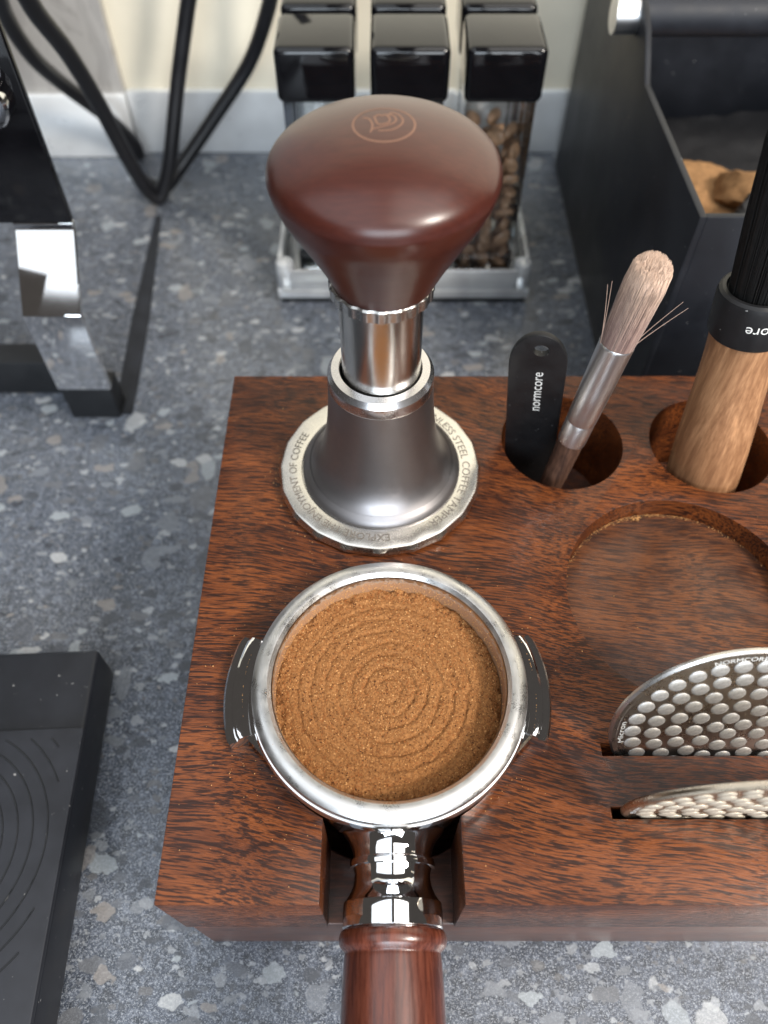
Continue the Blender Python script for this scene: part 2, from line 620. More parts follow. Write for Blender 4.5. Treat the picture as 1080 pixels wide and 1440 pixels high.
def boolean(base, cutters, bev=.5):
    """base, cutters: (V, F) in mm -> (V, F)"""
    def raw(nm, vf):
        me = bpy.data.meshes.new(nm)
        me.from_pydata([tuple(v) for v in vf[0]], [], vf[1])
        bm = bmesh.new()
        bm.from_mesh(me)
        bmesh.ops.recalc_face_normals(bm, faces=bm.faces)
        bm.to_mesh(me)
        bm.free()
        o = bpy.data.objects.new(nm, me)
        col.objects.link(o)
        return o
    ob = raw('b', base)
    tmp = [ob]
    for c_ in cutters:
        co = raw('c', c_)
        tmp.append(co)
        md = ob.modifiers.new('bool', 'BOOLEAN')
        md.operation = 'DIFFERENCE'
        md.object = co
        md.solver = 'EXACT'
    if bev:
        md = ob.modifiers.new('bev', 'BEVEL')
        md.width = bev
        md.segments = 2
        md.limit_method = 'ANGLE'
        md.angle_limit = R(40)
    dg = bpy.context.evaluated_depsgraph_get()
    me = ob.evaluated_get(dg).to_mesh()
    V = [v.co.copy() for v in me.vertices]
    F = [list(p.vertices) for p in me.polygons]
    ob.evaluated_get(dg).to_mesh_clear()
    for o in tmp:
        m_ = o.data
        bpy.data.objects.remove(o)
        bpy.data.meshes.remove(m_)
    return V, F


def cyl(cx, cy, r, z0, z1, seg=96):
    return lathe([(0, z0), (r, z0), (r, z1), (0, z1)], (cx, cy, 0), seg)


# ================================================================== the setting
V, F = [(-700, -420, 0), (800, -420, 0), (800, 469, 0), (-700, 469, 0)], [(0, 1, 2, 3)]
o = mesh('worktop', V, F, 'quartz')
o['kind'] = 'structure'
V, F = [(-700, 469, -4), (800, 469, -4), (800, 469, 700), (-700, 469, 700)], [(0, 1, 2, 3)]
o = mesh('wall', V, F, 'wall_paint')
o['kind'] = 'structure'
o = mesh('skirting_strip', *box(-151.5, 800, 464.5, 469, .2, 38, .6), 'skirting', at=(300, 465, 0))
tag(o, 'silver metal edging strip along the foot of the cream wall', 'edging')
t = thing('splashback_panel', (-300, 462, 0), 'grey veined splashback panel on the wall behind the black cords', 'panel')
mesh('stone_slab', *box(-600, -152.2, 462.5, 469, 38.3, 600, .5), 'splash_stone', t)
mesh('edging', *box(-600, -152.2, 459.5, 469, .2, 38, .5), 'skirting', t)

# ================================================================== wooden station block
bt = thing('tamping_block', (50, 114, 0), 'red-brown striped hardwood block with holes, slots and a round recess', 'tamping block')
X0, X1, Y0, Y1, ZT = -53.2, 160, 29.2, 199, 72
PF = (1.4, 79.8)
base = box(X0, X1, Y0, Y1, 36, ZT)
slit1 = box(-2.2 + 0, 61, -1.7, 1.7, -30, 30)
lean1 = Matrix.Translation((56, 65.5, 72)) @ Matrix.Rotation(R(-14), 4, 'X')
slit1 = box(0, 61, -1.6, 1.6, -20, 30, mtx=lean1)
lean2 = Matrix.Translation((56, 49.7, 72)) @ Matrix.Rotation(R(6), 4, 'X')
slit2 = box(0, 61, -1.4, 1.4, -20, 30, mtx=lean2)
cut = [cyl(PF[0], PF[1], 35.3, 20, 90, 128), box(-15, 18.8, 10, 80, 30, 90), cyl(59.3, 169, 20, 37.2, 90), cyl(108.5, 167.5, 20, 37.2, 90),
       cyl(87, 111, 33.6, 64.2, 90, 128), slit1, slit2]
V, F = boolean(base, cut, .7)
mesh('block_body', V, F, 'block_wood', bt)
mesh('recess_floor', *lathe([(0, 64.0), (33.45, 64.0), (33.5, 64.3), (33.2, 64.42), (0, 64.42)], (87, 111, 0), 96), 'block_wood_worn', bt)
mesh('block_base', *boolean(box(X0 + .5, X1 - .5, Y0 + .5, Y1 - .5, .05, 36.02), [cyl(PF[0], PF[1], 35, 6, 60, 96)], .8), 'block_wood_edge', bt)


# ================================================================== tamper
TX, TY = -1.4, 155
tp = thing('tamper', (TX, TY, 72), 'tamper with dark brown mushroom knob and steel flange, on the wooden block', 'tamper')
NF = 20
seg = 240


def facet(r, z, i):
    a = (i / seg * NF) % 1.0 - .5
    if r > 30.9:
        return r - .42 * (1 - (2 * abs(a)) ** 2) * (1 if z < 76 else .55)
    return r


rp = [(0, 72.05), (30.5, 72.05), (31.6, 72.6), (32.3, 73.6), (32.3, 75.0), (31.4, 76.3), (30.6, 76.6), (24.8, 76.6), (24.6, 76.2), (0, 76.2)]
mesh('flange_ring', *lathe(rp, (TX, TY, 0), seg, rfun=facet), 'ring_steel', tp)
UX = TX + .5
cp = [(24.6, 76.3), (24.7, 77.4), (24.3, 78.2)] + smooth_profile([(24.0, 78.5), (22.3, 80.0), (20.2, 82.6), (18.4, 86.5), (17.0, 92), (16.0, 98), (15.2, 106), (14.75, 114.5)], 5)
mesh('bell_body', *lathe(cp, (UX, TY, 0), 128), 'titanium', tp)
mesh('bell_foot', *lathe([(24.72, 76.62), (24.85, 77.3), (24.55, 78.0), (23.6, 78.95), (22.4, 80.1)], (UX, TY, 0), 128), 'titanium', tp)
mesh('top_ring', *lathe([(14.7, 114.4), (14.85, 115.0), (14.7, 118.0), (13.6, 119.6), (11.5, 119.9), (11.2, 119.5), (11.2, 112)], (UX, TY, 0), 128), 'titanium_bright', tp)
mesh('shaft', *lathe([(10.75, 113), (10.75, 148.5), (0, 148.5)], (UX + .2, TY, 0), 96), 'brushed_steel', tp)
seg = 240


def serr(r, z, i):
    if r < 12:
        return r
    a = (i / seg * 20) % 1.0 - .5
    return r - .30 * max(0.0, 1 - (a / .33) ** 2)


mesh('serrated_collar', *lathe([(10.7, 145.8), (12.5, 145.8), (13.0, 146.3), (13.0, 149.2), (12.6, 149.7), (10, 149.7)], (UX + .35, TY, 0), seg, rfun=serr), 'steel', tp)
KX = UX + .9
kprof = smooth_profile([(12.3, 149.4), (13.5, 152), (15.4, 156), (18.2, 161.5), (21.2, 167), (23.7, 171.8), (25.0, 175.8), (25.15, 177.6), (24.3, 179.9), (22.0, 182.0), (18, 184.1), (12, 186.1), (6, 187.3), (0, 187.6)], 6)
kn = mesh('knob', *lathe([(0, 149.4)] + kprof, (KX, TY, 0), 160), 'knob_lacquer', tp, smooth=50)


def knob_z(r):
    top = [p for p in kprof if p[1] > 178]
    for (r1, z1), (r0, z0) in zip(top, top[1:]):
        if r0 <= r <= r1:
            return z0 + (z1 - z0) * (r - r0) / max(r1 - r0, 1e-6)
    return 187.6


def ribbon(pts, wd, surf):
    V, F = [], []
    n = len(pts)
    for i, p in enumerate(pts):
        d = Vector(pts[min(i + 1, n - 1)]) - Vector(pts[max(i - 1, 0)])
        d.normalize()
        nn = Vector((-d.y, d.x))
        for s in (-.5, .5):
            q_ = Vector(p) + nn * (wd * s)
            V.append(surf(q_))
        if i:
            F.append((2 * i - 2, 2 * i - 1, 2 * i + 1, 2 * i))
    return V, F


def on_knob(p):
    return Vector((KX + p.x, TY + p.y, knob_z(p.length) + .035))


def sp2(pts, n=6):
    return [Vector((v.x, v.y)) for v in spline([(a, b, 0) for a, b in pts], n)]


L = 6.3
logo = [ribbon([Vector((L * math.cos(t * math.pi / 36), L * math.sin(t * math.pi / 36))) for t in range(73)], .42, on_knob)]
# mark drawn in a box of -1..1 (x right, y away), then scaled
for strokes in ([(-.72, .42), (-.52, .30), (-.40, -.05), (-.42, -.35), (-.47, -.55)],
                [(-.42, -.36), (-.05, -.20), (.28, -.02), (.42, .22), (.36, .48), (.20, .62)],
                [(-.20, -.46), (.20, -.42), (.52, -.18), (.66, .18), (.56, .52), (.32, .74), (.18, .62), (.10, .44)],
                [(-.34, .44), (-.18, .58), (-.06, .52), (.06, .60), (.18, .40), (.18, .10), (-.02, -.04), (-.22, -.02), (-.34, .44)]):
    logo.append(ribbon(sp2([(a * L * .93, b * L * .93) for a, b in strokes]), .42, on_knob))
mesh('engraved_emblem', *join(*logo), 'knob_mark', kn, smooth=0)


def ring_text(s, r, start, sweep, size, z, cx, cy):
    V, F, w_ = text2d(s, size)
    out = []
    for v in V:
        a = start - sweep * (v.x / w_)
        rr = r + v.y
        out.append(Vector((cx + rr * math.cos(a), cy + rr * math.sin(a), z)))
    return out, F


mesh('engraved_lettering', *(ring_text('EXPLORE THE ENJOYMENT OF COFFEE', 26.3, R(-83), R(126), 3.5, 76.66, TX, TY)), 'letter_engraved', tp, smooth=0)
mesh('engraved_lettering', *(ring_text('STAINLESS STEEL COFFEE TAMPER', 26.3, R(66), R(122), 3.5, 76.66, TX, TY)), 'letter_engraved', tp, smooth=0)

# ================================================================== portafilter
px, py = PF
pf = thing('portafilter', (px, py, 72), 'chrome portafilter with wooden handle set into the block, holding the coffee basket', 'portafilter')
mesh('bowl', *lathe([(0, 40), (20, 40), (29, 44), (33, 50), (34.4, 58), (34.6, 76), (35.9, 77.2), (36.2, 79.2), (35.7, 80.5), (33.6, 80.8), (33.2, 79.8), (31.8, 79.5), (31.8, 46), (0, 44)], (px, py, 0), 160), 'chrome', pf)
bk = mesh('basket', *lathe([(30.0, 60), (30.0, 81.6), (30.3, 83.2), (31.2, 84.2), (32.6, 84.45), (34.2, 84.0), (35.2, 83.0), (35.45, 81.8), (35.2, 81.0), (33.9, 80.9)], (px, py, 0), 160), 'satin_rim', pf)
mesh('basket_wall', *lathe([(29.9, 70), (29.85, 78), (29.85, 81.5), (30.1, 82.8)], (px, py, 0), 160), 'basket_steel', bk, at=(px, py, 72))


def ear(a0, a1, r0, r1, z0, z1, step=True):
    """curved lug with a stepped outer flange"""
    prof = [(r0, z0), (r1, z0), (r1, z1 - 2.2), (r1 - .5, z1 - 1.7), (r1 - 2.2, z1 - 1.7), (r1 - 2.6, z1 - .5), (r1 - 3.2, z1), (r1 - 4.6, z1 + .25), (r1 - 6.2, z1 - .1), (r0, z1 - .9)]
    V, F = [], []
    n = 22
    m_ = len(prof)
    for i in range(n + 1):
        t = i / n
        a = a0 + (a1 - a0) * t
        e = min(t, 1 - t) * n
        pull = max(0.0, 1 - e / 1.5) ** 2 * .5
        for r, z in prof:
            rr = r if r <= r0 else r - pull * (r - r0) / (r1 - r0)
            V.append(Vector((px + rr * math.cos(a), py + rr * math.sin(a), z)))
    for i in range(n):
        for k_ in range(m_):
            F.append((i * m_ + k_, i * m_ + (k_ + 1) % m_, (i + 1) * m_ + (k_ + 1) % m_, (i + 1) * m_ + k_))
    F.append(list(range(m_)))
    F.append([n * m_ + k_ for k_ in range(m_)])
    return V, F


mesh('lug', *ear(R(158.5), R(199.5), 33.5, 43.6, 72.2, 77.4), 'chrome', pf, smooth=25)
mesh('lug', *ear(R(-19), R(23), 33.5, 42.6, 72.2, 77.4), 'chrome', pf, smooth=25)


# web that blends each lug into the bowl
def web(a0, a1):
    V, F = [], []
    n = 12
    for i in range(n + 1):
        t = i / n
        a = a0 + (a1 - a0) * t
        r = 35.2 + (1 - t) ** 2.2 * 3.6
        for rr, z in ((33, 73), (r, 73), (r, 76.4), (r - .6, 77.0), (33, 77.0)):
            V.append(Vector((px + rr * math.cos(a), py + rr * math.sin(a), z)))
    for i in range(n):
        for k_ in range(4):
            F.append((i * 5 + k_, i * 5 + k_ + 1, i * 5 + 6 + k_, i * 5 + 5 + k_))
    F.append(range(5))
    F.append(range(n * 5, n * 5 + 5))
    return V, [list(f) for f in F]


for a0, a1 in ((R(159.5), R(140)), (R(198.5), R(222)), (R(22), R(42)), (R(-18), R(-40))):
    mesh('lug_web', *web(a0, a1), 'chrome', pf, smooth=35)
# neck, ferrule, handle run towards -y, slightly falling
hm = axis_matrix((2.1, 47.5, 59.5), (2.1, -60, 56.5))
mesh('neck', *lathe(smooth_profile([(13.6, -1.2), (12.9, 0), (11.5, 1.6), (10.2, 4), (9.9, 6.0), (10.1, 7.2), (9.8, 8.4), (9.5, 10), (9.8, 12.3), (10.8, 14.4), (11.9, 15.9)], 5), seg=96, mtx=hm), 'chrome', pf, smooth=40)
mesh('neck_ring', *lathe([(9.8, 6.2), (10.6, 6.4), (10.75, 7.2), (10.6, 8.0), (9.7, 8.2)], seg=96, mtx=hm), 'chrome', pf)
mesh('ferrule', *lathe([(0, 15.6), (11.6, 15.6), (12.0, 16.0), (12.2, 17.6), (12.2, 21.4), (11.9, 21.8), (0, 21.8)], seg=96, mtx=hm), 'chrome', pf)
mesh('handle', *lathe([(0, 21.6)] + smooth_profile([(11.6, 21.7), (12.5, 22.3), (13.0, 23.8), (12.8, 25.2), (12.0, 26.2), (11.5, 26.8), (11.6, 28), (11.9, 34), (12.2, 45), (12.9, 65), (13.8, 90), (14.2, 105), (13.4, 116), (10, 122), (0, 124)], 4), seg=96, mtx=hm), 'handle_wood', pf, smooth=50)

# ------------------------------------------------------------------ bed of ground coffee
NR, NA = 120, 420
V, F = [Vector((px, py, 75.6))], []
rings_at = [3.4, 6.8, 10.2, 13.8, 17.4, 21.0, 24.4]
for i in range(1, NR + 1):
    r = 29.75 * i / NR
    for j in range(NA):
        a = 2 * math.pi * j / NA
        x, y = px + r * math.cos(a), py + r * math.sin(a)
        n_lo = noise.noise(Vector((x * .12, y * .12, 3)))
        n_mid = noise.noise(Vector((x * .7, y * .7, 9)))
        n_hi = noise.noise(Vector((x * 1.9, y * 1.9, 1)))
        rr = r + .5 * noise.noise(Vector((x * .25, y * .25, 20))) + a * .12
        g_ = 0
        for q_ in rings_at:
            g_ -= math.exp(-((rr - q_ - .3) / .52) ** 2) * (.72 if math.sin(a) < .3 or q_ < 15 else .45)
            g_ += math.exp(-((rr - q_ - 1.3) / .55) ** 2) * .14
        edge = max(0.0, (r - 26.3) / 3.4)
        z = 75.7 + .016 * (y - py) - .018 * (x - px) + .25 * n_lo + .17 * n_mid + .22 * n_hi + g_ * (.75 + .6 * n_lo) + edge * (1.3 * noise.noise(Vector((x * .35, y * .35, 50))) + .9 * n_mid) + edge * .55 * max(0, math.sin(a))
        z -= edge * (1.5 + 1.2 * noise.noise(Vector((x * .3, y * .3, 77)))) * max(0, math.cos(a + .3)) ** 1.5
        V.append(Vector((x, y, z)))
for j in range(NA):
    F.append((0, 1 + j, 1 + (j + 1) % NA))
for i in range(NR - 1):
    for j in range(NA):
        k = (j + 1) % NA
        F.append((1 + i * NA + j, 1 + (i + 1) * NA + j, 1 + (i + 1) * NA + k, 1 + i * NA + k))
cb = mesh('coffee_bed', V, F, 'ground_coffee', at=(px, py, 72), smooth=180)
tag(cb, 'ground coffee with concentric raked rings filling the steel basket', 'ground coffee')
OCT = [(1, 0, 0), (-1, 0, 0), (0, 1, 0), (0, -1, 0), (0, 0, 1), (0, 0, -1)]
OCTF = [(0, 2, 4), (2, 1, 4), (1, 3, 4), (3, 0, 4), (2, 0, 5), (1, 2, 5), (3, 1, 5), (0, 3, 5)]


def grains(spots):
    V, F = [], []
    for x, y, z, s in spots:
        b_ = len(V)
        m_ = Matrix.Rotation(random.uniform(0, 6.3), 3, Vector((random.gauss(0, 1), random.gauss(0, 1), random.gauss(0, 1))).normalized())
        k = [s * random.uniform(.6, 1.3) for _ in range(3)]
        for v in OCT:
            V.append(m_ @ Vector((v[0] * k[0], v[1] * k[1], v[2] * k[2])) + Vector((x, y, z)))
        F += [[i + b_ for i in f] for f in OCTF]
    return V, F


def bed_z(x, y):
    r = math.hypot(x - px, y - py)
    i = max(1, min(NR, round(r / 29.75 * NR)))
    j = round((math.atan2(y - py, x - px) % (2 * math.pi)) / (2 * math.pi) * NA) % NA
    return V0[1 + (i - 1) * NA + j].z


V0 = V
for mt, cnt, s0 in (('grain_tan', 1500, .23), ('grain_mid', 2600, .26), ('grain_dark', 1100, .23)):
    sp = []
    for _ in range(cnt):
        r = 29.5 * math.sqrt(random.random())
        if random.random() < .22:
            r = random.uniform(26.5, 29.6)
        a = random.uniform(0, 6.2832)
        x, y = px + r * math.cos(a), py + r * math.sin(a)
        sp.append((x, y, bed_z(x, y) + .04, s0 * random.uniform(.5, 1.25)))
    g_ = mesh('loose_grains', *grains(sp), mt, cb, smooth=0)
    g_['kind'] = 'stuff'
# grounds clinging to the basket wall
sp = []
for _ in range(1100):
    a = random.gauss(R(100), R(60))
    z = 76.2 + abs(random.gauss(0, 2.6))
    if z < 82.6:
        sp.append((px + 29.75 * math.cos(a), py + 29.75 * math.sin(a), z, random.uniform(.08, .2)))
g_ = mesh('clinging_grains', *grains(sp), 'grain_tan', cb, smooth=0)
g_['kind'] = 'stuff'

# a few specks left on the rim and the lugs
sp = []
for _ in range(150):
    a = random.uniform(0, 6.2832)
    if random.random() < .25:
        a = random.choice((R(170), R(184), R(12), R(-8))) + random.gauss(0, .06)
        sp.append((px + 38.3 * math.cos(a), py + 38.3 * math.sin(a), 77.68, random.uniform(.07, .16)))
    else:
        r = random.uniform(30.6, 33.2)
        sp.append((px + r * math.cos(a), py + r * math.sin(a), 84.3 if r > 31.2 else 83.7, random.uniform(.05, .12)))
g_ = mesh('rim_specks', *grains(sp), 'grain_tan', cb, smooth=0)
g_['kind'] = 'stuff'

# spilled specks on the block top
sp = []
for _ in range(420):
    k = random.random()
    if k < .55:
        a = random.uniform(0, 6.2832)
        r = 36.5 + abs(random.gauss(0, 9))
        x, y = px + r * math.cos(a), py + r * math.sin(a)
    elif k < .7:
        a = random.gauss(R(200), R(45))
        r = 33 + abs(random.gauss(0, 2))
        x, y = TX + r * math.cos(a), TY + r * math.sin(a)
    else:
        x, y = random.uniform(-51, 120), random.uniform(31, 197)
    if not (X0 + 1 < x < X1 and Y0 + 1 < y < Y1 - 1):
        continue
    if math.hypot(x - px, y - py) < 36.2 or math.hypot(x - TX, y - TY) < 32.6 or (-16 < x < 20 and y < 60):
        continue
    if math.hypot(x - 59.3, y - 169) < 21 or math.hypot(x - 108.5, y - 167.5) < 21 or (x > 54 and (44 < y < 54 or 61 < y < 72)):
        continue
    z = 64.46 if math.hypot(x - 87, y - 111) < 33 else 72.03
    if z > 70 and math.hypot(x - 87, y - 111) < 34.6:
        continue
    sp.append((x, y, z, random.choice((.08, .1, .13, .2)) * random.uniform(.7, 1.2)))
o = mesh('coffee_specks', *grains(sp), 'grain_tan', smooth=0, at=(50, 114, 72))
o['kind'] = 'stuff'
tag(o, 'tiny tan coffee specks scattered over the wooden block', 'coffee specks')
# small drift of grounds against the recess wall
sp = []
for _ in range(420):
    a = random.gauss(R(100), R(27))
    r = 33.3 - abs(random.gauss(0, .5))
    sp.append((87 + r * math.cos(a), 111 + r * math.sin(a), 64.5 + random.random() * .25, random.uniform(.08, .2)))
for _ in range(60):
    a = random.gauss(R(101), R(1.6))
    r = 32.4 - abs(random.gauss(0, .6))
    sp.append((87 + r * math.cos(a), 111 + r * math.sin(a), 64.6 + random.random() * .7, random.uniform(.15, .32)))
o = mesh('coffee_drift', *grains(sp), 'grain_tan', smooth=0, at=(87, 143, 64.2))
o['kind'] = 'stuff'
tag(o, 'thin drift of tan grounds along the wall of the round recess', 'coffee grounds')


# ================================================================== puck screens in the slits
def puck_screen(name, mtx, ct, label, plate, dot, words):
    """disc standing in its slit: local x along the slit, local z up the disc, local -y faces the viewer"""
    base_ = mtx @ Vector((29.3, 0, 0))
    t_ = thing(name, base_, label, 'puck screen', 'perforated discs standing in the slits')
    c = Vector((29.4, 0, ct))
    rot = Matrix(((1, 0, 0, 0), (0, 0, -1, 0), (0, 1, 0, 0), (0, 0, 0, 1)))     # disc axis z -> -y
    dm = mtx @ Matrix.Translation(c) @ rot
    prof = [(0, -.8), (28.6, -.8), (29.2, -.3), (29.2, .35), (28.6, .85), (27.6, .85), (27.2, .6), (0, .6)]
    mesh('plate', *lathe(prof, seg=160, mtx=dm), plate, t_)
    src = None
    dots = [(0, 0)]
    dots = []
    for rr, cnt in ((23.6, 29), (18.6, 23), (13.5, 16), (8.4, 10), (3.3, 4)):
        for i in range(cnt):
            a = 2 * math.pi * i / cnt + rr
            dots.append((rr * math.cos(a), rr * math.sin(a)))
    dV, dF = lathe([(2.12, -.02), (2.08, .12), (1.85, .28), (1.2, .40), (0, .45)], seg=20)
    for dx, dy in dots:
        if src is None:
            src = mesh('perforation', [dm.to_3x3() @ v + (dm @ Vector((0, 0, .6))) for v in dV], dF, dot, t_, at=dm @ Vector((0, 0, .6)))
            o_ = src
        else:
            o_ = src.copy()
            col.objects.link(o_)
            o_.parent = t_
        o_.location = (dm @ Vector((dx, dy, .6)) - base_) * S
    # lettering along the rim
    for s, a0, sw, size in words:
        V_, F_, w_ = text2d(s, size)
        out = []
        for v in V_:
            a = a0 - sw * (v.x / w_)
            rr = 25.7 + v.y
            out.append(dm @ Vector((rr * math.cos(a), rr * math.sin(a), .64)))
        mesh('rim_lettering', out, F_, 'letter_white', t_, smooth=0)
    return t_


puck_screen('puck_screen', lean1, 11.2, 'clean perforated steel disc leaning back in the slit beside the round recess', 'screen_plate', 'dot_metal',
            [('NORMCORE', R(113), R(26), 2.0), ('Micron', R(196), R(20), 2.0)])
puck_screen('puck_screen', lean2, 11.0, 'coffee-stained perforated steel disc in the slit near the front of the block', 'dirty_screen', 'dot_dirty',
            [('NORMCORE', R(113), R(26), 2.0), ('Micron', R(196), R(20), 2.0)])

# ================================================================== flat black tool
tm = axis_matrix((52.6, 172.5, 37.5), (43.6, 165.2, 122))
tl = thing('flat_tool', (52.6, 172.5, 37.3), 'flat matt black tool with rounded end and hanging hole, white lettering', 'tool')
pts = []
HW, LEN = 8.4, 86.0
for i in range(25):
    a = math.pi * i / 24
    pts.append((HW * math.cos(a), LEN - HW * 1.55 + HW * 1.55 * math.sin(a)))
pts += [(-HW, 0), (HW, 0)]
pl = prism(pts, 'Y', -1.0, 1.0, .35)
hole = lathe([(0, -5), (2.3, -5), (2.3, 5), (0, 5)], seg=32, mtx=Matrix.Translation((.6, 0, LEN - 6.2)) @ Matrix.Rotation(R(90), 4, 'X'))
V, F = boolean(pl, [hole], 0)
tb = tm @ Matrix.Rotation(R(-10), 4, 'Z')
mesh('plate', [tb @ v for v in V], F, 'satin_black', tl)
V, F, w_ = text2d('normcore', 5.0)
sc_ = 18.5 / w_
mesh('lettering', [tb @ Vector((1.0 - v.y * sc_ * 1.0 + .8, -1.03, LEN - 34 + v.x * sc_)) for v in V], F, 'letter_white', tl, smooth=0)

# ================================================================== paint brush
ba, bb = (52.0, 155.6, 38.5), (68.9, 165.2, 148.5)
bmx = axis_matrix(ba, bb)
BL = (Vector(bb) - Vector(ba)).length
br = thing('paint_brush', ba, 'small paint brush with taupe bristles and silver ferrule, leaning in the hole', 'brush')
zf0, zf1 = 46.0, 84.0
mesh('handle', *lathe([(0, 0), (2.6, .4), (3.0, 2), (3.4, 15), (3.9, 32), (4.1, zf0 + 1), (0, zf0 + 1)], seg=48, mtx=bmx), 'brush_wood', br)
mesh('ferrule', *lathe([(4.1, zf0), (4.35, zf0), (4.4, zf0 + 1), (4.45, zf0 + 8), (4.3, zf0 + 8.6), (4.5, zf0 + 9.2), (4.75, zf0 + 22), (4.95, zf1 - 1), (5.05, zf1 - .4), (4.9, zf1), (3.5, zf1 - 1)], seg=64, mtx=bmx), 'aluminium', br)


def tuft(n_, z0, z1, r0, r1, dome, thick, mtx, seed):
    rnd = random.Random(seed)
    V, F, A = [], [], []
    for _ in range(n_):
        u = math.sqrt(rnd.random())
        if rnd.random() < .5:
            u = rnd.uniform(.86, 1)
        a = rnd.uniform(0, 6.2832)
        ln = z1 - dome * u ** 3.2 - rnd.random() * 1.5 * (1.6 if rnd.random() < .15 else .7)
        tint = rnd.uniform(-.22, .22)
        pts_ = []
        for k in range(6):
            t = k / 5
            rr = (r0 + (r1 - r0) * math.sin(t * 1.57)) * u
            if t > .75:
                rr *= 1 - .06 * ((t - .75) / .25) ** 2 * u
            wob = .16 * t
            pts_.append(Vector((rr * math.cos(a) + rnd.uniform(-wob, wob), rr * math.sin(a) + rnd.uniform(-wob, wob), z0 + (ln - z0) * t)))
        b_ = len(V)
        for k, p in enumerate(pts_):
            th = thick * (1 - .55 * (k / 5) ** 2)
            for s in range(3):
                an = a + 2.094 * s
                V.append(mtx @ (p + Vector((th * math.cos(an), th * math.sin(an), 0))))
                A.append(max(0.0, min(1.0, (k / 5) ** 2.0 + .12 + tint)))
        for k in range(5):
            for s in range(3):
                s2 = (s + 1) % 3
                F.append((b_ + 3 * k + s, b_ + 3 * k + s2, b_ + 3 * k + 3 + s2, b_ + 3 * k + 3 + s))
        F.append((b_ + 15, b_ + 16, b_ + 17))
    return V, F, A


V, F, A = tuft(3000, zf1 - 2, BL, 4.6, 5.6, 3.6, .12, bmx, 3)
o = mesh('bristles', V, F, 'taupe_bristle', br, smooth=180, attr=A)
o['kind'] = 'stuff'
for dx0, dy0, dx, dy, ln in ((-4.8, -.5, -10.6, -2.5, 20), (-4.8, -.3, -9.4, -1.5, 20.5), (4.2, -.6, 13.2, -2, 16.0), (4.2, .2, 11.6, -1, 17)):
    P = [bmx @ Vector((dx0 + (dx - dx0) * t ** 1.15, dy0 + (dy - dy0) * t, zf1 - 1 + ln * t)) for t in [i / 8 for i in range(9)]]
    V, F = tube(P, lambda t: .14 * (1 - .5 * t), 5)
    mesh('stray_bristle', V, F, 'taupe_bristle', br, attr=[.45] * len(V))

# ================================================================== round brush with walnut handle
wa, wb = (109.2, 158.4, 37.5), (101.4, 168.2, 128)
wmx = axis_matrix(wa, wb)
wbz = thing('coffee_brush', wa, 'round brush with walnut handle, black collar and long black bristles', 'brush')
mesh('handle', *lathe([(0, 0)] + smooth_profile([(8.5, 0), (10, 1), (10.7, 5), (11.2, 16), (11.5, 28), (11.2, 44), (10.4, 60), (9.9, 72), (9.8, 80), (10.1, 85.6)], 5) + [(0, 85.6)], seg=96, mtx=wmx), 'walnut', wbz, smooth=50)
mesh('collar', *lathe([(9.8, 85.2), (10.6, 85.2), (10.9, 85.6), (10.95, 88), (10.9, 96.5), (10.5, 98.2), (9.8, 98.9), (8.8, 98.9), (8.2, 98.0), (0, 98.0)], seg=96, mtx=wmx), 'satin_black', wbz)
V, F, w_ = text2d('normcore', 4.6)
out = []
sw = 17.5 / 10.97
for v in V:
    a = R(-116.0) + sw * (1 - v.x / w_) - 0.0
    a = R(-119) + sw * (1 - v.x / w_)
    out.append(wmx @ Vector((10.99 * math.cos(a), 10.99 * math.sin(a), 93.4 - v.y * .95)))
mesh('lettering', out, F, 'letter_white', wbz, smooth=0)
V, F, A = tuft(1500, 96.5, 150, 7.9, 9.2, 3, .2, wmx, 5)
o = mesh('bristles', V, F, 'black_bristle', wbz, smooth=180)
o['kind'] = 'stuff'

# ================================================================== clear rack with six tubes
rk = thing('tube_rack', (10, 362, 0), 'clear acrylic rack with rounded corner posts on a black pad, behind the tamper', 'rack')
mesh('pad', *box(-53.5, 73.5, 324.2, 401, .1, 3.2, 1.0), 'rubber_dark', rk)
mesh('tray_floor', *box(-54.6, 74.6, 323.2, 401.6, 3.3, 8.5, .8), 'thick_acrylic', rk)
for x0, x1, y0, y1 in ((-48, 68, 323.6, 326.0), (-48, 68, 399, 401.4), (-54.4, -52, 330, 395), (72, 74.4, 330, 395)):
    mesh('rail', *box(x0, x1, y0, y1, 8.6, 20, .6), 'thick_acrylic', rk)
for cx in (-50.0, 70.0):
    for cy in (328, 397):
        mesh('corner_post', *lathe([(0, 8.6), (4.6, 8.6), (4.8, 9), (4.8, 21), (4.2, 22.6), (2.6, 23.4), (0, 23.6)], (cx, cy, 0), 32), 'thick_acrylic', rk)
CX = (-28.2, 10.6, 49.6)
txt = [['clear square tube with glossy black lid, front row, below the looped cords', 'clear square tube with glossy black lid, middle of the front row behind the knob', 'clear square tube full of coffee beans under a glossy black lid'],
       ['clear square tube with black lid, back row, behind the tube below the cords', 'clear square tube with black lid, middle of the back row by the wall', 'clear square tube with black lid, back row, behind the tube of beans']]
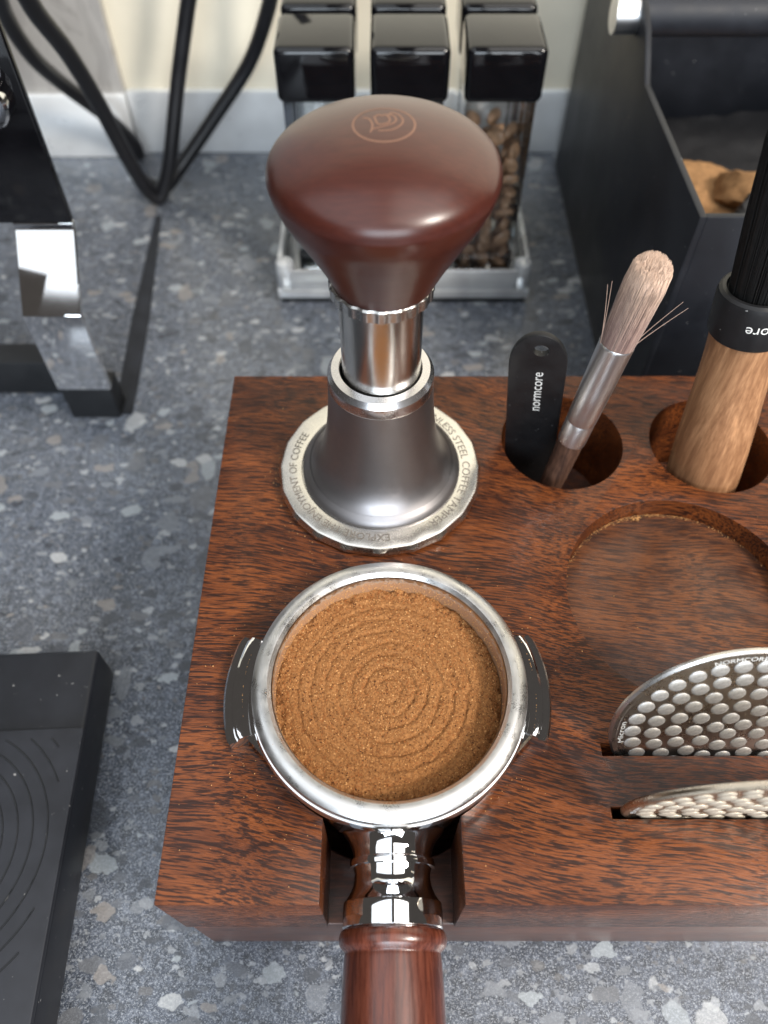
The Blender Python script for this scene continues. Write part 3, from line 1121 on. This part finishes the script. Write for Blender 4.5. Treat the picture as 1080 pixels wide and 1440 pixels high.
for row in range(2):
    for i, cx in enumerate(CX):
        y0 = 327.5 + row * 38.5
        cy = y0 + 16
        t = thing('bean_tube', (cx, cy, 8.6), txt[row][i], 'tube', 'lidded tubes in the clear rack')
        if row == 0 and i == 0:
            A_ = box(cx - 14.6, cx + 14.6, cy - 14.6, cy + 14.6, 8.6, 103, 2.0)
            B_ = box(cx - 13.0, cx + 13.0, cy - 13.0, cy + 13.0, 10.4, 104, 1.2)
            ob = mesh('clear_body', *join(A_, B_), 'clear_acrylic', t)
            ol = mesh('lid', *box(cx - 16.2, cx + 16.2, cy - 16.2, cy + 16.2, 101.5, 124, 3.0, 5), 'gloss_black', t, smooth=60)
        else:
            for s_ in (ob, ol):
                c_ = s_.copy()
                col.objects.link(c_)
                c_.parent = t
# beans
bv, bf = lathe(smooth_profile([(0, -5.2), (2.4, -4.2), (3.5, -1.6), (3.6, 1.2), (2.6, 3.9), (0, 5.2)], 3), seg=14)
bv = [Vector((v.x, v.y * (.78 if v.y > 0 else .42), v.z)) for v in bv]
bv = [Vector((v.x, v.y + (.7 if abs(v.x) < .45 and v.y < -.5 else 0), v.z)) for v in bv]
src = None
rb = random.Random(4)
for lay in range(12):
    z = 13.5 + lay * 6.3
    for ix in range(3):
        for iy in range(3):
            if lay > 9 and rb.random() < .35:
                continue
            x = CX[2] + (ix - 1) * 8.7 + rb.uniform(-.7, .7)
            y = 343.5 + (iy - 1) * 8.7 + rb.uniform(-.7, .7)
            if src is None:
                src = mesh('coffee_bean', bv, bf, 'bean', at=(0, 0, 0), smooth=50)
                b_ = src
            else:
                b_ = src.copy()
                col.objects.link(b_)
            b_.location = Vector((x, y, z + rb.uniform(-1, 1))) * S
            b_.rotation_euler = (rb.uniform(0, 6.3), rb.uniform(0, 6.3), rb.uniform(0, 6.3))
            b_.scale = [rb.uniform(.85, 1.02)] * 3
            tag(b_, 'roasted brown coffee bean inside the clear lidded tube', 'coffee bean', 'coffee beans in the tube')

# ================================================================== knock box
kb = thing('knock_box', (190, 340, 0), 'open black metal box with a knock bar across it, holding spent coffee', 'knock box')
side = [(229, .2), (449, .2), (449, 150), (385, 150), (366, 138), (346, 128), (333, 122), (322, 113), (229, 115.6)]
side = [(229.2, .2), (449, .2), (449, 136), (372, 136), (352, 131), (339, 126), (331, 120), (322, 112.4), (229.2, 115.4)]
mesh('side_panel', *prism(side, 'X', 105, 107.6, .5), 'box_black', kb)
mesh('side_panel', *prism(side, 'X', 262.4, 265, .5), 'box_black', kb)
mesh('front_panel', *box(107.5, 262.5, 229.4, 231.9, .3, 115.2, .4), 'box_black', kb)
mesh('back_panel', *box(107.5, 262.5, 446.2, 448.8, .3, 135.6, .4), 'box_black', kb)
mesh('floor_panel', *box(107.5, 262.5, 231.8, 446.3, .3, 3.5), 'box_black', kb)
bar = mesh('knock_bar', *tube([Vector((107.4, 357, 124)), Vector((262.6, 357, 124))], 8.2, 48), 'rubber_black', kb, smooth=40)
mesh('bar_stub', *tube([Vector((95.6, 357, 124)), Vector((105.2, 357, 124))], 7.4, 48), 'aluminium', bar, smooth=40)
mesh('end_cap', *lathe([(0, 0), (7.6, 0), (8.4, .6), (8.4, 3.0), (7.6, 3.8), (0, 4.0)], seg=64, mtx=axis_matrix((95.8, 357, 124), (80, 357, 124))), 'cap_metal', bar)


def spent(at, r, h, tilt, label, mat, seed):
    V, F = lathe([(0, 0), (r * .95, 0), (r, 1)] + [(r, 1 + (h - 2) * t / 6) for t in range(1, 7)] + [(r * .97, h)] + [(r * t / 12, h + .2) for t in range(11, 0, -1)] + [(0, h)], seg=72)
    m_ = Matrix.Translation(at) @ Matrix.Rotation(tilt[0], 4, 'X') @ Matrix.Rotation(tilt[1], 4, 'Y')
    out_ = []
    for v in V:
        d = noise.noise_vector(v * .25 + Vector((seed, 0, 0))) * 1.1 + noise.noise_vector(v * .9) * .7
        out_.append(m_ @ (v + d))
    o_ = mesh('spent_puck', out_, F, mat, at=at, smooth=45)
    tag(o_, label, 'coffee puck', 'spent coffee pucks in the knock box')


bed = []
NX, NY = 40, 50
V, F = [], []
for j in range(NY + 1):
    for i in range(NX + 1):
        x, y = 107.7 + 154.6 * i / NX, 232 + 214 * j / NY
        z = 34 + 5 * noise.noise(Vector((x * .03, y * .03, 0))) + 2.2 * noise.noise(Vector((x * .11, y * .11, 4)))
        V.append(Vector((x, y, z)))
for j in range(NY):
    for i in range(NX):
        a = j * (NX + 1) + i
        F.append((a, a + 1, a + NX + 2, a + NX + 1))
o = mesh('spent_grounds', V, F, 'wet_coffee', at=(185, 340, 34), smooth=180)
o['kind'] = 'stuff'
tag(o, 'dark heap of spent coffee grounds at the bottom of the black box', 'coffee grounds')
spent((143, 330, 46), 26, 13, (R(6), R(-4)), 'tan spent coffee puck lying flat beside the side panel of the black box', 'spent_coffee', 1)
spent((176, 322, 50), 26, 14, (R(-38), R(18)), 'tan spent coffee puck tipped up on another inside the black box', 'spent_coffee', 2)
spent((168, 292, 58), 20, 14, (R(12), R(6)), 'dark wet coffee puck lying in the black box in front of the tan ones', 'wet_coffee', 3)

# ================================================================== machine with chrome leg
mc = thing('coffee_machine', (-160, 262, 0), 'coffee machine corner with glossy black panel and bent chrome leg', 'coffee machine')
leg = [(243, 19.2), (243, 61), (266, 85), (266, 87.5), (268.6, 87.5), (268.6, 84), (246, 60), (246, 19.2)]
mesh('leg', *prism(leg, 'X', -144.5, -121, .5), 'chrome', mc, smooth=20)
mesh('foot', *box(-144, -121.6, 243.6, 255, .1, 19.1, .8), 'rubber_dark', mc)
mesh('base_rail', *box(-260, -139, 259, 272, .1, 20, .8), 'rubber_dark', mc)
mesh('front_panel', *box(-260, -121, 265.6, 269.4, 87.6, 205, .8), 'gloss_black', mc)
mesh('reflection_disc', *lathe([(0, 0), (7.6, 0), (8.2, .8), (8.2, 8), (7.4, 9), (0, 9.4)], seg=64, mtx=axis_matrix((-132.6, 265.8, 137), (-132.6, 200, 137))), 'chrome', mc)  # chrome disc added in place of a silver reflection at the panel edge

# ================================================================== cords
c1 = spline([(-137, 330, 150), (-140, 345, 130), (-140, 365, 105), (-140, 385, 71), (-138, 398, 35), (-135.5, 408, 11), (-131, 411, 4.2), (-126, 413, 12), (-119, 416, 30), (-110, 425, 61), (-99, 430, 94), (-92, 430, 114), (-84, 432, 150)], 8)
o = mesh('power_cord', *tube(c1, 4.0, 14), 'cord_rubber', at=(-131, 411, 0), smooth=60)
tag(o, 'black cord looping down to a point on the worktop and back up', 'cord')
c2 = spline([(-40, 425, 150), (-53, 430, 112), (-59, 435, 93), (-73, 440, 65), (-96, 435, 38), (-117, 425, 16), (-126, 416, 8.5), (-133, 421, 4.2), (-146, 430, 4.1)], 8)
o = mesh('power_cord', *tube(c2, 3.9, 14), 'cord_rubber', at=(-128, 367, 0), smooth=60)
tag(o, 'black cord curving down to the worktop between the lidded tubes and the other cords', 'cord')
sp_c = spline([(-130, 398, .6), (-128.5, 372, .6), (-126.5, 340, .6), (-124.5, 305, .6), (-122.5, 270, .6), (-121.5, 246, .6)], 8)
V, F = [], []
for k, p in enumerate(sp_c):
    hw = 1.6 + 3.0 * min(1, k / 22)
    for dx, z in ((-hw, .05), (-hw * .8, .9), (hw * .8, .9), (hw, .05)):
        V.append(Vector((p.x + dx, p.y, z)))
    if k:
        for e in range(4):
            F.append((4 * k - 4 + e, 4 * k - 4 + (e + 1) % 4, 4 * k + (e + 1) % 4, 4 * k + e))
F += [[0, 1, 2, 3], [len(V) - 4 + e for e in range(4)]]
o = mesh('dark_band', V, F, 'band_grey', at=(-126, 330, 0), smooth=40)  # thin flat ribbon standing in for a soft dark band on the worktop
tag(o, 'flat dark grey band on the worktop between the cords and the chrome leg', 'band')
c3 = spline([(-159, 360, 136), (-168, 380, 113), (-171, 400, 87), (-170, 425, 61), (-158, 440, 36), (-151, 452, 14), (-150.5, 454, 4.2)], 8)
o = mesh('power_cord', *tube(c3, 3.9, 14), 'cord_rubber', at=(-152, 453, 0), smooth=60)
tag(o, 'black cord hanging in front of the grey veined splashback panel', 'cord')

# ================================================================== scale with grooved mat
sm = Matrix.Translation((-98.6, 116.5, 0)) @ Matrix.Rotation(R(2.6), 4, 'Z')
st = thing('coffee_scale', (-150, 50, 0), 'black flat coffee scale with a grooved rubber mat beside the wooden block', 'scale')
mesh('body', *box(-112, 0, -160, 0, 3, 23, 1.6, 3, mtx=sm), 'box_black', st)
for fx in (-104, -8):
    for fy in (-152, -8):
        mesh('foot', *lathe([(0, .05), (5, .05), (5, 3.2), (0, 3.2)], (sm @ Vector((fx, fy, 0))), 32), 'rubber_dark', st)
mt = mesh('mat', *box(-111, .5, -159, -28.5, 23.05, 25.6, .7, 2, mtx=sm), 'rubber_black', st)
gc = Vector((-40.5, -63.5, 25.55))
for r in (13.8, 18.2, 22.6, 27.0, 31.4, 35.8, 40.2, 44.6):
    run = []
    runs = []
    for i in range(361):
        a = 2 * math.pi * i / 360
        p = gc + Vector((r * math.cos(a), r * math.sin(a), 0))
        ok = -108 < p.x < -4.2 - (.0 if r < 42 else 2.0) and -156 < p.y < -31.8
        if r > 42:
            ok = ok and abs(math.sin(a)) > .30
        if ok:
            run.append(sm @ p)
        elif run:
            runs.append(run)
            run = []
    if run:
        runs.append(run)
    for rn in runs:
        if len(rn) > 4:
            mesh('groove_ring', *tube(rn, .30, 6), 'rubber_dark', mt, smooth=60)
